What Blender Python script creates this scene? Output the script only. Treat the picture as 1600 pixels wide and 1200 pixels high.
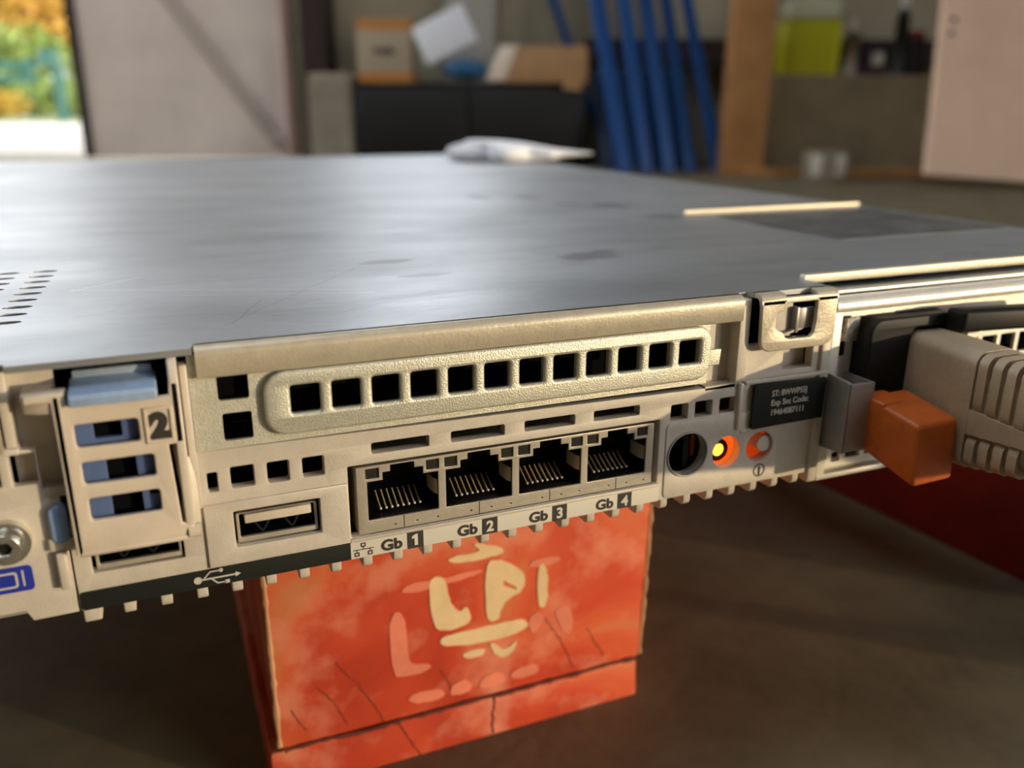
import bpy, bmesh, math, random
from mathutils import Matrix, Vector
random.seed(7)
for o in list(bpy.data.objects): bpy.data.objects.remove(o)
SC = bpy.context.scene
COL = SC.collection
# ------------------------------------------------------------------ camera
cam = bpy.data.cameras.new('camera'); camo = bpy.data.objects.new('camera', cam); COL.objects.link(camo)
Rm = Matrix([[0.923207, 0.115069, -0.366671], [-0.384286, 0.28523, -0.878048], [0.00355, 0.951527, 0.307546]])
camo.matrix_world = Matrix.Translation(Vector((-0.02849306, -0.13138695, 0.15582887))) @ Rm.to_4x4()
cam.sensor_width = 36.0; cam.lens = 30.14087
cam.clip_start = 0.01; cam.clip_end = 300
cam.dof.use_dof = True; cam.dof.focus_distance = 0.152; cam.dof.aperture_fstop = 13.0
SC.camera = camo
# ------------------------------------------------------------------ light
SC.view_settings.view_transform = 'Standard'; SC.view_settings.look = 'None'
SC.view_settings.gamma = 1.0; SC.view_settings.use_curve_mapping = False
SC.view_settings.exposure = 0.0
w = bpy.data.worlds.new('sky'); SC.world = w; w.use_nodes = True
wn = w.node_tree.nodes; wl = w.node_tree.links
bgn = wn['Background']
tcw = wn.new('ShaderNodeTexCoord'); sx = wn.new('ShaderNodeSeparateXYZ'); rmp = wn.new('ShaderNodeValToRGB')
wl.new(tcw.outputs['Generated'], sx.inputs[0]); wl.new(sx.outputs['Z'], rmp.inputs[0]); wl.new(rmp.outputs[0], bgn.inputs[0])
rmp.color_ramp.elements[0].position = 0.0; rmp.color_ramp.elements[0].color = (1.0, 0.93, 0.84, 1)
rmp.color_ramp.elements[1].position = 0.35; rmp.color_ramp.elements[1].color = (0.84, 0.90, 1.0, 1)
bgn.inputs[1].default_value = 4.6
SUN_AZ = Vector((0.72, -0.69, 0)).normalized(); EL = math.radians(3.6)
sd = bpy.data.lights.new('sun', 'SUN'); sd.energy = 2.75; sd.color = (1.0, 0.775, 0.47); sd.angle = math.radians(0.6)
so = bpy.data.objects.new('sun', sd); COL.objects.link(so)
sv = Vector((SUN_AZ.x*math.cos(EL), SUN_AZ.y*math.cos(EL), math.sin(EL)))
so.rotation_euler = sv.to_track_quat('Z', 'Y').to_euler(); so.location = sv*1.5

# ------------------------------------------------------------------ materials
def mat(name, col, rough=0.5, metal=0.0, spec=0.5, noise=0.0, nscale=200, bump=0.0, bscale=400, emit=None, estr=0, alpha=1, trans=0, col2=None):
    m = bpy.data.materials.new(name); m.use_nodes = True
    n = m.node_tree.nodes; l = m.node_tree.links; b = n['Principled BSDF']
    b.inputs['Base Color'].default_value = (*col, 1); b.inputs['Roughness'].default_value = rough
    b.inputs['Metallic'].default_value = metal; b.inputs['Specular IOR Level'].default_value = spec
    if trans: b.inputs['Transmission Weight'].default_value = trans
    if emit: b.inputs['Emission Color'].default_value = (*emit, 1); b.inputs['Emission Strength'].default_value = estr
    tc = n.new('ShaderNodeTexCoord')
    if noise or col2:
        t = n.new('ShaderNodeTexNoise'); t.inputs['Scale'].default_value = nscale; t.inputs['Detail'].default_value = 6; t.inputs['Roughness'].default_value = .65
        l.new(tc.outputs['Object'], t.inputs['Vector'])
        r = n.new('ShaderNodeValToRGB'); r.color_ramp.elements[0].position = .32; r.color_ramp.elements[1].position = .68
        c2 = col2 if col2 else tuple(min(1, c*(1+noise)) for c in col)
        c1 = col if col2 else tuple(c*(1-noise) for c in col)
        r.color_ramp.elements[0].color = (*c1, 1); r.color_ramp.elements[1].color = (*c2, 1)
        l.new(t.outputs['Fac'], r.inputs[0]); l.new(r.outputs[0], b.inputs['Base Color'])
    if bump:
        t2 = n.new('ShaderNodeTexNoise'); t2.inputs['Scale'].default_value = bscale; t2.inputs['Detail'].default_value = 4
        l.new(tc.outputs['Object'], t2.inputs['Vector'])
        bp = n.new('ShaderNodeBump'); bp.inputs['Strength'].default_value = bump; bp.inputs['Distance'].default_value = 0.0004
        l.new(t2.outputs['Fac'], bp.inputs['Height']); l.new(bp.outputs[0], b.inputs['Normal'])
    return m
M = {}
M['paint'] = mat('cream_chassis_paint', (.60, .54, .45), .5, .15, noise=.07, nscale=260, bump=.12, bscale=2600)
M['latch'] = mat('cream_latch_plastic', (.62, .53, .42), .42, noise=.05, nscale=300)
M['galv'] = mat('galvanized_bracket', (.62, .60, .49), .42, .5, noise=.10, nscale=1500, bump=.35, bscale=3500)
M['zinc'] = mat('zinc_sheet', (.62, .60, .55), .38, .7, noise=.12, nscale=120, bump=.2, bscale=900)
M['bright'] = mat('bright_zinc', (.80, .77, .68), .38, .3, noise=.06, nscale=600, bump=.2, bscale=2500)
M['flange'] = mat('folded_zinc_edge', (.56, .50, .38), .42, .35, noise=.08, nscale=400, bump=.15, bscale=1800)
M['sleeve'] = mat('sleeve_with_added_glow', (.7, .16, .03), .4, emit=(1, .12, .01), estr=.22)  # weak emission stands in for LED light around the button

M['black'] = mat('black_plastic', (.010, .009, .008), .5, spec=.2)
M['blackstripe'] = mat('black_legend_film', (.016, .018, .015), .5, spec=.2, bump=.1, bscale=2000)
M['void'] = mat('hollow_shade_black', (.004, .004, .005), .9, spec=.05)  # near-black standing in for shade inside holes and recesses
M['ink'] = mat('dark_ink', (.03, .025, .02), .6)
M['legend'] = mat('legend_strip_white', (.66, .62, .52), .5)
M['lightink'] = mat('light_ink', (.55, .52, .44), .6)
M['shield'] = mat('port_shield_metal', (.56, .50, .40), .38, .5, noise=.06, nscale=500, bump=.1, bscale=2000)
M['gold'] = mat('gold_contact', (.85, .62, .30), .35, .5)
M['tip'] = mat('contact_tip', (.9, .85, .78), .3, .2)
M['lens'] = mat('smoked_light_lens', (.022, .019, .014), .25)
M['blue'] = mat('blue_plastic', (.21, .32, .52), .35, noise=.10, nscale=500)
M['bluetab'] = mat('pale_blue_plastic', (.28, .38, .54), .3, noise=.10, nscale=700)
M['navy'] = mat('deep_blue_plastic', (.085, .13, .27), .4)
M['bluegrey'] = mat('blue_grey_plastic', (.27, .33, .40), .45, noise=.12, nscale=500)
M['blueicon'] = mat('blue_sticker', (.015, .03, .30), .4)
M['orange'] = mat('orange_plastic', (.50, .10, .008), .5, noise=.14, nscale=250, bump=.15, bscale=700)
M['led'] = mat('amber_light_core', (1, .45, .05), .4, emit=(1, .36, .03), estr=3.5)
M['ledtube'] = mat('tube_with_added_glow', (.95, .20, .03), .4, emit=(1, .09, .006), estr=1.05)  # emission stands in for amber LED light on the hole walls
M['ledglow'] = mat('board_painted_amber_glow', (.45, .10, .03), .5)  # LED glow put into the colour, no emission
M['button'] = mat('white_button', (.68, .62, .55), .4)
M['greyplate'] = mat('grey_steel_plate', (.36, .33, .30), .4, .5, noise=.08, nscale=300)
M['cordgrey'] = mat('cord_beige_rubber', (.42, .32, .205), .45, noise=.14, nscale=130, bump=.15, bscale=900)
M['steel'] = mat('screw_steel', (.62, .60, .54), .22, .9, noise=.15, nscale=700)
M['spark'] = mat('spangled_zinc', (.45, .42, .38), .35, .6, noise=.5, nscale=2500, bump=.8, bscale=3000)

def ramp(n, l, src, stops):
    r = n.new('ShaderNodeValToRGB'); e = r.color_ramp.elements
    while len(e) < len(stops): e.new(.5)
    for i, (p, c) in enumerate(stops):
        e[i].position = p; e[i].color = (*c, 1) if len(c) == 3 else c
    l.new(src, r.inputs[0]); return r
def lid_material():
    m = bpy.data.materials.new('brushed_lid_steel'); m.use_nodes = True
    n = m.node_tree.nodes; l = m.node_tree.links; b = n['Principled BSDF']
    tc = n.new('ShaderNodeTexCoord'); P = tc.outputs['Object']
    b.inputs['Metallic'].default_value = .55
    def noise(scale, detail=5, sc=(1, 1, 1), rot=0, dist=0):
        mp = n.new('ShaderNodeMapping'); mp.inputs['Scale'].default_value = sc; mp.inputs['Rotation'].default_value = (0, 0, rot)
        l.new(P, mp.inputs[0]); t = n.new('ShaderNodeTexNoise'); t.inputs['Scale'].default_value = scale; t.inputs['Detail'].default_value = detail
        t.inputs['Distortion'].default_value = dist; t.inputs['Roughness'].default_value = .62
        l.new(mp.outputs[0], t.inputs['Vector']); return t.outputs['Fac']
    n1 = noise(9, 6, (1, 2.2, 1)); n2 = noise(900, 2, (.25, 1, 1), .1); n3 = noise(70, 6, (.3, 1, 1), .25, 1.0)
    base = ramp(n, l, n1, [(.30, (.27, .285, .285)), (.70, (.42, .435, .435))])
    cur = base.outputs[0]
    def mul(cur, fac_socket, col, k):
        mx = n.new('ShaderNodeMix'); mx.data_type = 'RGBA'; mx.blend_type = 'MULTIPLY'
        l.new(fac_socket, mx.inputs['Factor']); l.new(cur, mx.inputs['A']); mx.inputs['B'].default_value = (*col, 1)
        return mx.outputs['Result']
    g = ramp(n, l, n2, [(.60, (0, 0, 0)), (.72, (.5, .5, .5))]); cur = mul(cur, g.outputs[0], (.72, .70, .68), 1)
    g3 = ramp(n, l, n3, [(.50, (0, 0, 0)), (.74, (.7, .7, .7))]); cur = mul(cur, g3.outputs[0], (.70, .68, .66), 1)
    # dried water marks and finger smudges, each where it sits on the lid
    sep = n.new('ShaderNodeSeparateXYZ'); l.new(P, sep.inputs[0])
    wob = n.new('ShaderNodeTexNoise'); wob.inputs['Scale'].default_value = 160; l.new(P, wob.inputs['Vector'])
    def mth(op, a, b_=None, clamp=False):
        q = n.new('ShaderNodeMath'); q.operation = op; q.use_clamp = clamp
        for i, v in enumerate((a, b_)):
            if v is None: continue
            if isinstance(v, (int, float)): q.inputs[i].default_value = v
            else: l.new(v, q.inputs[i])
        return q.outputs[0]
    tot = None
    for (sx_, sy_, rx, ry) in ((91.6, 190, 5, 9), (109.8, 184, 6, 10), (113.6, 157, 5, 5), (126, 146, 7, 9), (126, 111, 7, 6), (67, 50, 8.5, 5.5), (20, 60, 7, 3), (24, 41, 6, 2), (74, 55, 4, 2)):
        dx = mth('DIVIDE', mth('SUBTRACT', sep.outputs['X'], sx_*.001), rx*.001)
        dy = mth('DIVIDE', mth('SUBTRACT', sep.outputs['Y'], sy_*.001), ry*.001)
        d = mth('ADD', mth('MULTIPLY', dx, dx), mth('MULTIPLY', dy, dy))
        d = mth('ADD', d, mth('MULTIPLY', mth('SUBTRACT', wob.outputs['Fac'], .5), 1.6))
        f = mth('MULTIPLY', mth('SUBTRACT', 1.15, d), 1.5, True)
        tot = f if tot is None else mth('MAXIMUM', tot, f)
    cur = mul(cur, mth('MULTIPLY', tot, .8), (.50, .47, .46), 1)
    # fine scratches
    def scratch(x0, y0, ang, half, wd):
        ca, sa = math.cos(ang), math.sin(ang)
        ax = mth('SUBTRACT', sep.outputs['X'], x0*.001); ay = mth('SUBTRACT', sep.outputs['Y'], y0*.001)
        u = mth('ADD', mth('MULTIPLY', ax, ca), mth('MULTIPLY', ay, sa)); v = mth('SUBTRACT', mth('MULTIPLY', ay, ca), mth('MULTIPLY', ax, sa))
        v = mth('ADD', v, mth('MULTIPLY', mth('SUBTRACT', wob.outputs['Fac'], .5), .0012))
        a = mth('SUBTRACT', 1, mth('DIVIDE', mth('ABSOLUTE', v), wd*.001), True)
        c = mth('LESS_THAN', mth('ABSOLUTE', u), half*.001)
        return mth('MULTIPLY', a, c)
    dark = None
    for s in ((-1, 37, .95, 32, .22), (12, 20, .5, 14, .2), (-15, 20, 1.2, 9, .25), (22, 44, .1, 6, .6)):
        q = scratch(*s); dark = q if dark is None else mth('MAXIMUM', dark, q)
    cur = mul(cur, mth('MULTIPLY', dark, .55), (.45, .43, .42), 1)
    light = None
    for s in ((-20, 42, -.35, 26, .35), (-8, 33, -.3, 18, .3), (-38, 55, .7, 8, .4)):
        q = scratch(*s); light = q if light is None else mth('MAXIMUM', light, q)
    mx = n.new('ShaderNodeMix'); mx.data_type = 'RGBA'; l.new(mth('MULTIPLY', light, .35), mx.inputs['Factor']); l.new(cur, mx.inputs['A']); mx.inputs['B'].default_value = (.85, .86, .86, 1); cur = mx.outputs['Result']
    l.new(cur, b.inputs['Base Color'])
    rr = ramp(n, l, noise(30, 6, (.5, 1, 1), .3), [(.3, (.36,)*3), (.7, (.50,)*3)]); l.new(rr.outputs[0], b.inputs['Roughness'])
    bp = n.new('ShaderNodeBump'); bp.inputs['Strength'].default_value = .12; bp.inputs['Distance'].default_value = .0003
    l.new(noise(1400, 2, (.2, 1, 1), .1), bp.inputs['Height']); l.new(bp.outputs[0], b.inputs['Normal'])
    return m
M['lid'] = lid_material()

# ------------------------------------------------------------------ mesh helpers (server frame in millimetres, floor at z = -92)
MM = .001
def curve_mesh(outer, holes, depth, bevel=0.0):
    cu = bpy.data.curves.new('c', 'CURVE'); cu.dimensions = '2D'; cu.fill_mode = 'BOTH'
    b = min(bevel, depth/2*.98)
    cu.extrude = max(depth/2-b, 0.0); cu.bevel_depth = b; cu.bevel_resolution = 2; cu.offset = -b
    for pts in [outer]+list(holes):
        s = cu.splines.new('POLY'); s.points.add(len(pts)-1); s.use_cyclic_u = True
        for i, p in enumerate(pts): s.points[i].co = (p[0], p[1], 0, 1)
    o = bpy.data.objects.new('c', cu); COL.objects.link(o)
    dg = bpy.context.evaluated_depsgraph_get(); me = bpy.data.meshes.new_from_object(o.evaluated_get(dg))
    bpy.data.objects.remove(o); bpy.data.curves.remove(cu)
    return me
def rect(x0, z0, x1, z1, r=0.0, n=4):
    if r <= 0: return [(x0, z0), (x1, z0), (x1, z1), (x0, z1)]
    out = []
    for cx, cz, a0 in ((x1-r, z0+r, -90), (x1-r, z1-r, 0), (x0+r, z1-r, 90), (x0+r, z0+r, 180)):
        for k in range(n+1):
            a = math.radians(a0+90*k/n); out.append((cx+r*math.cos(a), cz+r*math.sin(a)))
    return out
def circ(cx, cz, r, n=28, ry=None):
    ry = ry or r
    return [(cx+r*math.cos(2*math.pi*k/n), cz+ry*math.sin(2*math.pi*k/n)) for k in range(n)]
class G:
    """collects shapes into one mesh; coordinates in the unit given"""
    def __init__(s): s.bm = bmesh.new()
    def add_mesh(s, me, mx):
        me.transform(mx)
        if mx.determinant() < 0: me.flip_normals()
        s.bm.from_mesh(me); bpy.data.meshes.remove(me); return s
    def plate(s, outer, holes, y0, y1, bevel=0.0):         # outline in x,z; front face at y0
        me = curve_mesh(outer, holes, y1-y0, bevel); ym = (y0+y1)/2
        return s.add_mesh(me, Matrix(((1, 0, 0, 0), (0, 0, -1, ym), (0, 1, 0, 0), (0, 0, 0, 1))))
    def slab(s, outer, holes, z0, z1, bevel=0.0):          # outline in x,y
        me = curve_mesh(outer, holes, z1-z0, bevel)
        return s.add_mesh(me, Matrix.Translation((0, 0, (z0+z1)/2)))
    def side(s, outer, holes, x0, x1, bevel=0.0):          # outline in y,z, extruded along x
        me = curve_mesh(outer, holes, x1-x0, bevel)
        return s.add_mesh(me, Matrix(((0, 0, 1, (x0+x1)/2), (1, 0, 0, 0), (0, 1, 0, 0), (0, 0, 0, 1))))
    def box(s, x0, x1, y0, y1, z0, z1, bevel=0.0, seg=2, mx=None):
        r = bmesh.ops.create_cube(s.bm, size=1); vs = r['verts']
        bmesh.ops.scale(s.bm, verts=vs, vec=(x1-x0, y1-y0, z1-z0)); bmesh.ops.translate(s.bm, verts=vs, vec=((x0+x1)/2, (y0+y1)/2, (z0+z1)/2))
        if bevel > 0:
            es = list({e for v in vs for e in v.link_edges})
            r = bmesh.ops.bevel(s.bm, geom=es, offset=bevel, segments=seg, affect='EDGES', profile=.5)
            vs = list({v for f in r['faces'] for v in f.verts} | {v for v in vs if v.is_valid})
        if mx is not None: bmesh.ops.transform(s.bm, matrix=mx, verts=vs)
        return s
    def hexa(s, P, bevel=0.0, seg=2):                      # eight corners: bottom four then top four
        vs = [s.bm.verts.new(p) for p in P]
        fs = [s.bm.faces.new([vs[i] for i in f]) for f in ((0, 3, 2, 1), (4, 5, 6, 7), (0, 1, 5, 4), (1, 2, 6, 5), (2, 3, 7, 6), (3, 0, 4, 7))]
        bmesh.ops.recalc_face_normals(s.bm, faces=fs)
        if bevel: bmesh.ops.bevel(s.bm, geom=list({e for f in fs for e in f.edges}), offset=bevel, segments=seg, affect='EDGES', profile=.5)
        return s
    def cyl(s, p0, p1, r0, r1=None, n=24):
        r1 = r0 if r1 is None else r1
        p0, p1 = Vector(p0), Vector(p1); d = p1-p0
        mx = Matrix.Translation((p0+p1)/2) @ d.to_track_quat('Z', 'Y').to_matrix().to_4x4()
        bmesh.ops.create_cone(s.bm, cap_ends=True, segments=n, radius1=max(r0, 1e-6), radius2=max(r1, 1e-6), depth=d.length, matrix=mx); return s
    def ball(s, c, r, sc=(1, 1, 1), sub=2):
        bmesh.ops.create_icosphere(s.bm, subdivisions=sub, radius=r, matrix=Matrix.Translation(c) @ Matrix.Diagonal((*sc, 1))); return s
    def tube(s, pts, r, n=10, rad=None):
        pts = [Vector(p) for p in pts]; rings = []
        for i, p in enumerate(pts):
            d = (pts[min(i+1, len(pts)-1)]-pts[max(i-1, 0)]).normalized()
            up = Vector((0, 0, 1)) if abs(d.z) < .95 else Vector((1, 0, 0))
            a = d.cross(up).normalized(); b = a.cross(d); rr = rad[i] if rad else r
            rings.append([s.bm.verts.new(p+a*rr*math.cos(2*math.pi*k/n)+b*rr*math.sin(2*math.pi*k/n)) for k in range(n)])
        for i in range(len(rings)-1):
            for k in range(n): s.bm.faces.new((rings[i][k], rings[i][(k+1) % n], rings[i+1][(k+1) % n], rings[i+1][k]))
        s.bm.faces.new(rings[0][::-1]); s.bm.faces.new(rings[-1]); return s
    def text(s, txt, x, z, size, y, bold=.0, sx=1.0, depth=.06, rot=0, align='LEFT'):
        cu = bpy.data.curves.new('t', 'FONT'); cu.body = txt; cu.size = size; cu.extrude = depth/2; cu.offset = bold; cu.align_x = align
        o = bpy.data.objects.new('t', cu); COL.objects.link(o)
        dg = bpy.context.evaluated_depsgraph_get(); me = bpy.data.meshes.new_from_object(o.evaluated_get(dg))
        bpy.data.objects.remove(o); bpy.data.curves.remove(cu)
        base = Matrix(((1, 0, 0, x), (0, 0, -1, y), (0, 1, 0, z), (0, 0, 0, 1)))
        return s.add_mesh(me, base @ Matrix.Rotation(rot, 4, 'Z') @ Matrix.Diagonal((sx, 1, 1, 1)))
    def build(s, name, m, parent=None, unit=MM, org=(0, 0, 0), smooth=True, ang=35):
        bm = s.bm
        bmesh.ops.remove_doubles(bm, verts=bm.verts, dist=1e-4 if unit == MM else 1e-6)
        bmesh.ops.translate(bm, verts=bm.verts, vec=(-org[0], -org[1], -org[2])); bmesh.ops.scale(bm, verts=bm.verts, vec=(unit,)*3)
        me = bpy.data.meshes.new(name); bm.to_mesh(me); bm.free()
        me.materials.append(m)
        if smooth:
            me.shade_smooth(); me.set_sharp_from_angle(angle=math.radians(ang))
        o = bpy.data.objects.new(name, me); COL.objects.link(o)
        if parent: o.parent = parent
        return o
def tag(o, label=None, cat=None, group=None, kind=None):
    if label: o['label'] = label
    if cat: o['category'] = cat
    if group: o['group'] = group
    if kind: o['kind'] = kind
    return o
def empty(name, loc, label=None, cat=None, rz=0, group=None):
    o = bpy.data.objects.new(name, None); o.empty_display_size = .02; COL.objects.link(o); o.location = loc; o.rotation_euler = (0, 0, rz)
    return tag(o, label, cat, group)

# ------------------------------------------------------------------ room setting (room frame: u right, v away from the camera)
CX, CY = -0.02849, -0.13139
YAW = math.radians(-22.665)
RU = Vector((math.cos(YAW), math.sin(YAW), 0)); RV = Vector((-math.sin(YAW), math.cos(YAW), 0))
def W(u, v, z=0): return Vector((CX, CY, 0)) + RU*u + RV*v + Vector((0, 0, z))
def place(o, u=0, v=0, z=0): o.location = W(u, v, z); o.rotation_euler = (0, 0, YAW); return o
M['floor'] = mat('dusty_concrete', (.165, .130, .070), .8, noise=.35, nscale=14, bump=.5, bscale=240)
M['wall'] = mat('dirty_block_wall', (.34, .27, .16), .9, noise=.25, nscale=6)
M['cladding'] = mat('olive_metal_cladding', (.42, .37, .25), .6, noise=.15, nscale=3)
M['ceil'] = mat('dark_roof_sheet', (.16, .15, .13), .8)
M['door'] = mat('weathered_grey_door_board', (.88, .75, .66), .7, noise=.10, nscale=5)
def struct(g, name, m, **k): return tag(g.build(name, m, None, unit=1, **k), kind='structure')
place(struct(G().box(-3.2, 2.6, -4.2, 3.0, -.1, 0), 'floor', M['floor'], smooth=False))
g = G(); g.box(-3.3, 2.7, -4.3, -.8, 2.6, 2.7); g.box(-3.3, 2.7, .6, 3.1, 2.6, 2.7); g.box(-3.3, -1.8, -.8, .6, 2.6, 2.7); g.box(.2, 2.7, -.8, .6, 2.6, 2.7)  # gap is an added skylight, out of view, for upward faces and background
for k in range(1, 3): g.box(-1.8+.66*k-.03, -1.8+.66*k+.03, -.8, .6, 2.62, 2.68)
place(struct(g, 'ceiling', M['ceil'], smooth=False))

# ------------------------------------------------------------------ rack server
SO = (0, 0, -12.8)
server = empty('rack_server', (0, 0, .0792), 'low silver rack server with a scuffed lid and rear ports, resting on a red block', 'server')
def sp(g, name, m, parent=None, label=None, ang=35):
    o = g.build(name, M[m], parent or server, org=SO, ang=ang)
    if label: o['label'] = label
    return o
# chassis tray: bottom, sides, front
g = G()
g.box(-223, 211, 7, 498, -12.8, -11.8); g.box(-223, -222, 4, 498, -11.8, 27.4); g.box(210, 211, 4, 498, -11.8, 27.4); g.box(-222, 210, 497, 498, -11.8, 27.4)
sp(g, 'chassis_tray', 'zinc')
g = G(); g.box(-221.5, 209.5, 16, 17, -11.7, 27); g.box(-221.5, -28, 5, 16, 25.4, 26); g.box(-221.5, -28, 16, 200, 25.4, 26)
sp(g, 'added_shade_baffle', 'void')  # black sheets added inside to keep vents and holes dark
# lid
notchL = [(-223, 498.5), (-223, -1), (-49.4, -1), (-49.4, -2.1), (-48.9, -2.2), (-25.3, -1.6), (-25.0, -.6), (73.4, -.6), (73.8, 1.2), (76.0, 1.6), (76.8, -.4), (95.3, -.4), (95.3, 8), (211, 8), (211, 107), (208, 110.4), (135, 110.4), (134.4, 111), (134.4, 111.5)]
outer = [(-223, 498.5), (-223, -1), (-49.4, -1), (-49.4, -2.1), (-25.3, -1.6), (-25.0, .2), (73.6, .2), (74.0, 1.4), (76.2, 1.6), (76.9, .2), (95.3, .2), (95.3, 7.9), (211, 7.9), (211, 498.5)]
outer = outer[::-1]
holes = []
for k in range(9):
    yy = 26.0+k*6.1
    for cx in (-52.4+.22*k, -59.6+.22*k, -66.8+.22*k, -74+.22*k):
        holes.append([(cx+2.45*math.cos(a), yy+1.15*math.sin(a)) for a in [2*math.pi*j/14 for j in range(14)]])
lg = G(); lg.slab(outer, holes, 29.0, 30.0, .0)
fg = G()
def bend(x0, x1, zb, yf=-1.5, t=.9, r=1.5):
    P = [(1.0, 30.0)] + [(yf+r-r*math.sin(math.radians(a)), 30-r+r*math.cos(math.radians(a))) for a in (0, 20, 40, 60, 80, 90)] + [(yf, zb+.25), (yf+.25, zb)]
    Q = [(yf+t, zb), (yf+t, 30-r)] + [(yf+r, 29.1), (1.0, 29.1)]
    fg.side(P+Q, [], x0, x1)
bend(-24.9, 73.5, 25.1); FG = [fg]; fg = G(); bend(-223, -51.2, 17.4, yf=-2.1); FG.append(fg); fg = G()
# slotted catch loop at the lid edge
loopo = [(76.9, 29.2), (77.3, 20.4), (78.0, 19.2), (79.4, 18.6), (92.6, 18.6), (94.6, 19.3), (95.4, 21.0), (95.4, 29.2)]
looph = [(82.6, 28.0), (82.6, 26.6), (80.9, 26.2), (80.6, 25.4), (80.6, 23.4), (81.2, 22.8), (82.6, 22.2), (83.2, 21.2), (84.2, 20.8), (89.2, 20.8), (90.0, 21.6), (90.3, 24), (90.3, 28.0)]
fg.plate(loopo[::-1], [looph], -2.4, -1.4, .3)
P = [(1.0, 30.0), (-.9, 30.0), (-1.6, 29.8), (-2.2, 29.3), (-2.4, 28.6), (-2.4, 28.0), (-1.5, 28.0), (-1.5, 28.6), (-.9, 29.1), (1.0, 29.1)]
fg.side(P, [], 76.9, 82.6); fg.side(P, [], 90.3, 95.4)
# step at the far right of the lid
FG.append(fg); fg = G()
fg.slab([(134.4, 111), (208.5, 111), (208.5, 112), (134.4, 112)], [], 30.0, 31.6, .3)
FG.append(fg); fg = G(); fg.slab([(95.3, 7.6), (211, 7.6), (211, 9.2), (95.3, 9.2)], [], 29.0, 31.0, .4)
lidp = sp(lg, 'lid', 'lid', label='scuffed grey steel lid', ang=50)
FG.append(fg)
for nm, q in zip(('folded_edge', 'folded_edge', 'catch_loop', 'raised_step', 'raised_step'), FG): sp(q, nm, 'flange', lidp, label='golden grey '+nm.replace('_', ' '), ang=50)
g = G(); g.slab(rect(142, 49, 208, 106, 2)[::1], [], 30.0, 30.15)
M['label'] = mat('faded_service_label', (.03, .03, .03), .45, col2=(.15, .15, .145), nscale=95)
sp(g, 'service_label', 'label')
# ledge and rounded rail over the power supply bay
g = G(); g.slab([(97, 4.2), (210, 4.2), (210, 12), (97, 12)], [], 27.0, 27.8, .2); g.box(95.4, 97, .5, 9, 27.0, 29.0)
sp(g, 'bay_ledge', 'zinc')
g = G(); g.side([(3, 27.1), (.6, 27.1), (-.2, 26.8), (-.7, 26.0), (-.8, 25.2), (-.5, 24.6), (0, 24.3), (3, 24.3)], [], 97.2, 210, .0)
g.side([(3, 24.4), (1.0, 24.4), (1.0, 23.2), (3, 23.2)], [], 97.2, 210)
g.plate([(97.2, -12.6), (99.6, -12.6), (99.6, 24.4), (97.2, 24.4)], [], .0, 3.0, .3)
g.box(97.2, 210, -.2, 3, -12.8, -11.4, .4)
sp(g, 'bay_frame', 'bright', ang=60)
# hook seen through the catch loop
g = G(); g.box(80.2, 86.6, .4, 1.2, 20.6, 28.6); g.box(86.6, 87.4, -1.0, 6, 21.4, 26.6, .2); g.box(87.2, 91, -.9, -.1, 22.2, 26.4, .2); g.hexa([(83.5, -.8, 20.9), (90, -.8, 22.4), (90, .6, 22.4), (83.5, .6, 20.9), (83.5, -.8, 21.4), (90, -.8, 22.9), (90, .6, 22.9), (83.5, .6, 21.4)])
sp(g, 'catch_hook', 'greyplate')

# riser slot bracket (galvanized, raised strip with twelve square vents)
NH = [(-9.316+6.470*k, 20.21) for k in range(12)]
sq = [rect(x-2.3, z-2.3, x+2.3, z+2.3, .45) for x, z in NH]
big = rect(-15.6, 14.5, 66.7, 25.0, 3.4, 8)
pk = []
g = G()
g.plate([(-26.1, 13.2), (66.9, 13.2), (66.9, 28.6), (-26.1, 28.6)], [rect(-22.2, 21.0, -17.6, 25.4, .4), rect(-21.9, 14.4, -17.5, 18.9, .4)] + [rect(x-2.6, z-2.6, x+2.6, z+2.6, .45) for x, z in NH], -.3, .4)
g.plate(big, sq, -1.7, -.35, .55)
g.plate([(66.3, 16.6), (69.3, 16.8), (69.5, 19.9), (66.3, 20.0)], [], -.8, -.2, .2)
bracket = sp(g, 'slot_bracket', 'galv', label='galvanized bracket with a row of square vents', ang=50)
# painted rear panel
hs = [rect(1.0, 8.5, 11.05, 10.5, .3), rect(15.0, 8.5, 25.0, 10.5, .3), rect(28.85, 8.5, 38.9, 10.5, .3), rect(42.8, 8.5, 52.5, 10.5, .3),
      rect(-25.1, 6.0, -23.5, 9.4, .3), rect(-21.6, 6.15, -17.95, 9.85, .35), rect(-16.0, 6.1, -12.5, 9.75, .35), rect(-10.45, 6.15, -6.9, 9.65, .35),
      rect(59.5, 6.2, 63.4, 9.5, .35), rect(65.0, 6.2, 69.0, 9.5, .35), rect(70.7, 6.2, 74.6, 9.45, .35),
      rect(-21.8, -4.0, -8.1, 2.35, .2), rect(-42.9, -4.3, -29.6, 2.0, .2), rect(-3.2, -6.3, 57.2, 6.9, .3),
      circ(63.8, -1.2, 4.5), circ(73.15, -2.2, 3.35), circ(81.3, -2.2, 3.3)]
g = G()
g.plate([(-45.3, -10.2), (96.2, -10.2), (96.2, 19.4), (74.6, 19.4), (74.6, 12.3), (66.9, 12.0), (-26.3, 13.1), (-26.3, 4.6), (-45.3, 4.6)], hs + [rect(85.2, 13.6, 92.6, 18.4, .3)], 0, 2.2, .12)
g.plate([(-26.2, -6.9), (-3.4, -6.9), (-3.4, 4.1), (-26.2, 4.1)], [rect(-21.8, -4.0, -8.1, 2.35, .2)], -.5, .1, .2)
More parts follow.
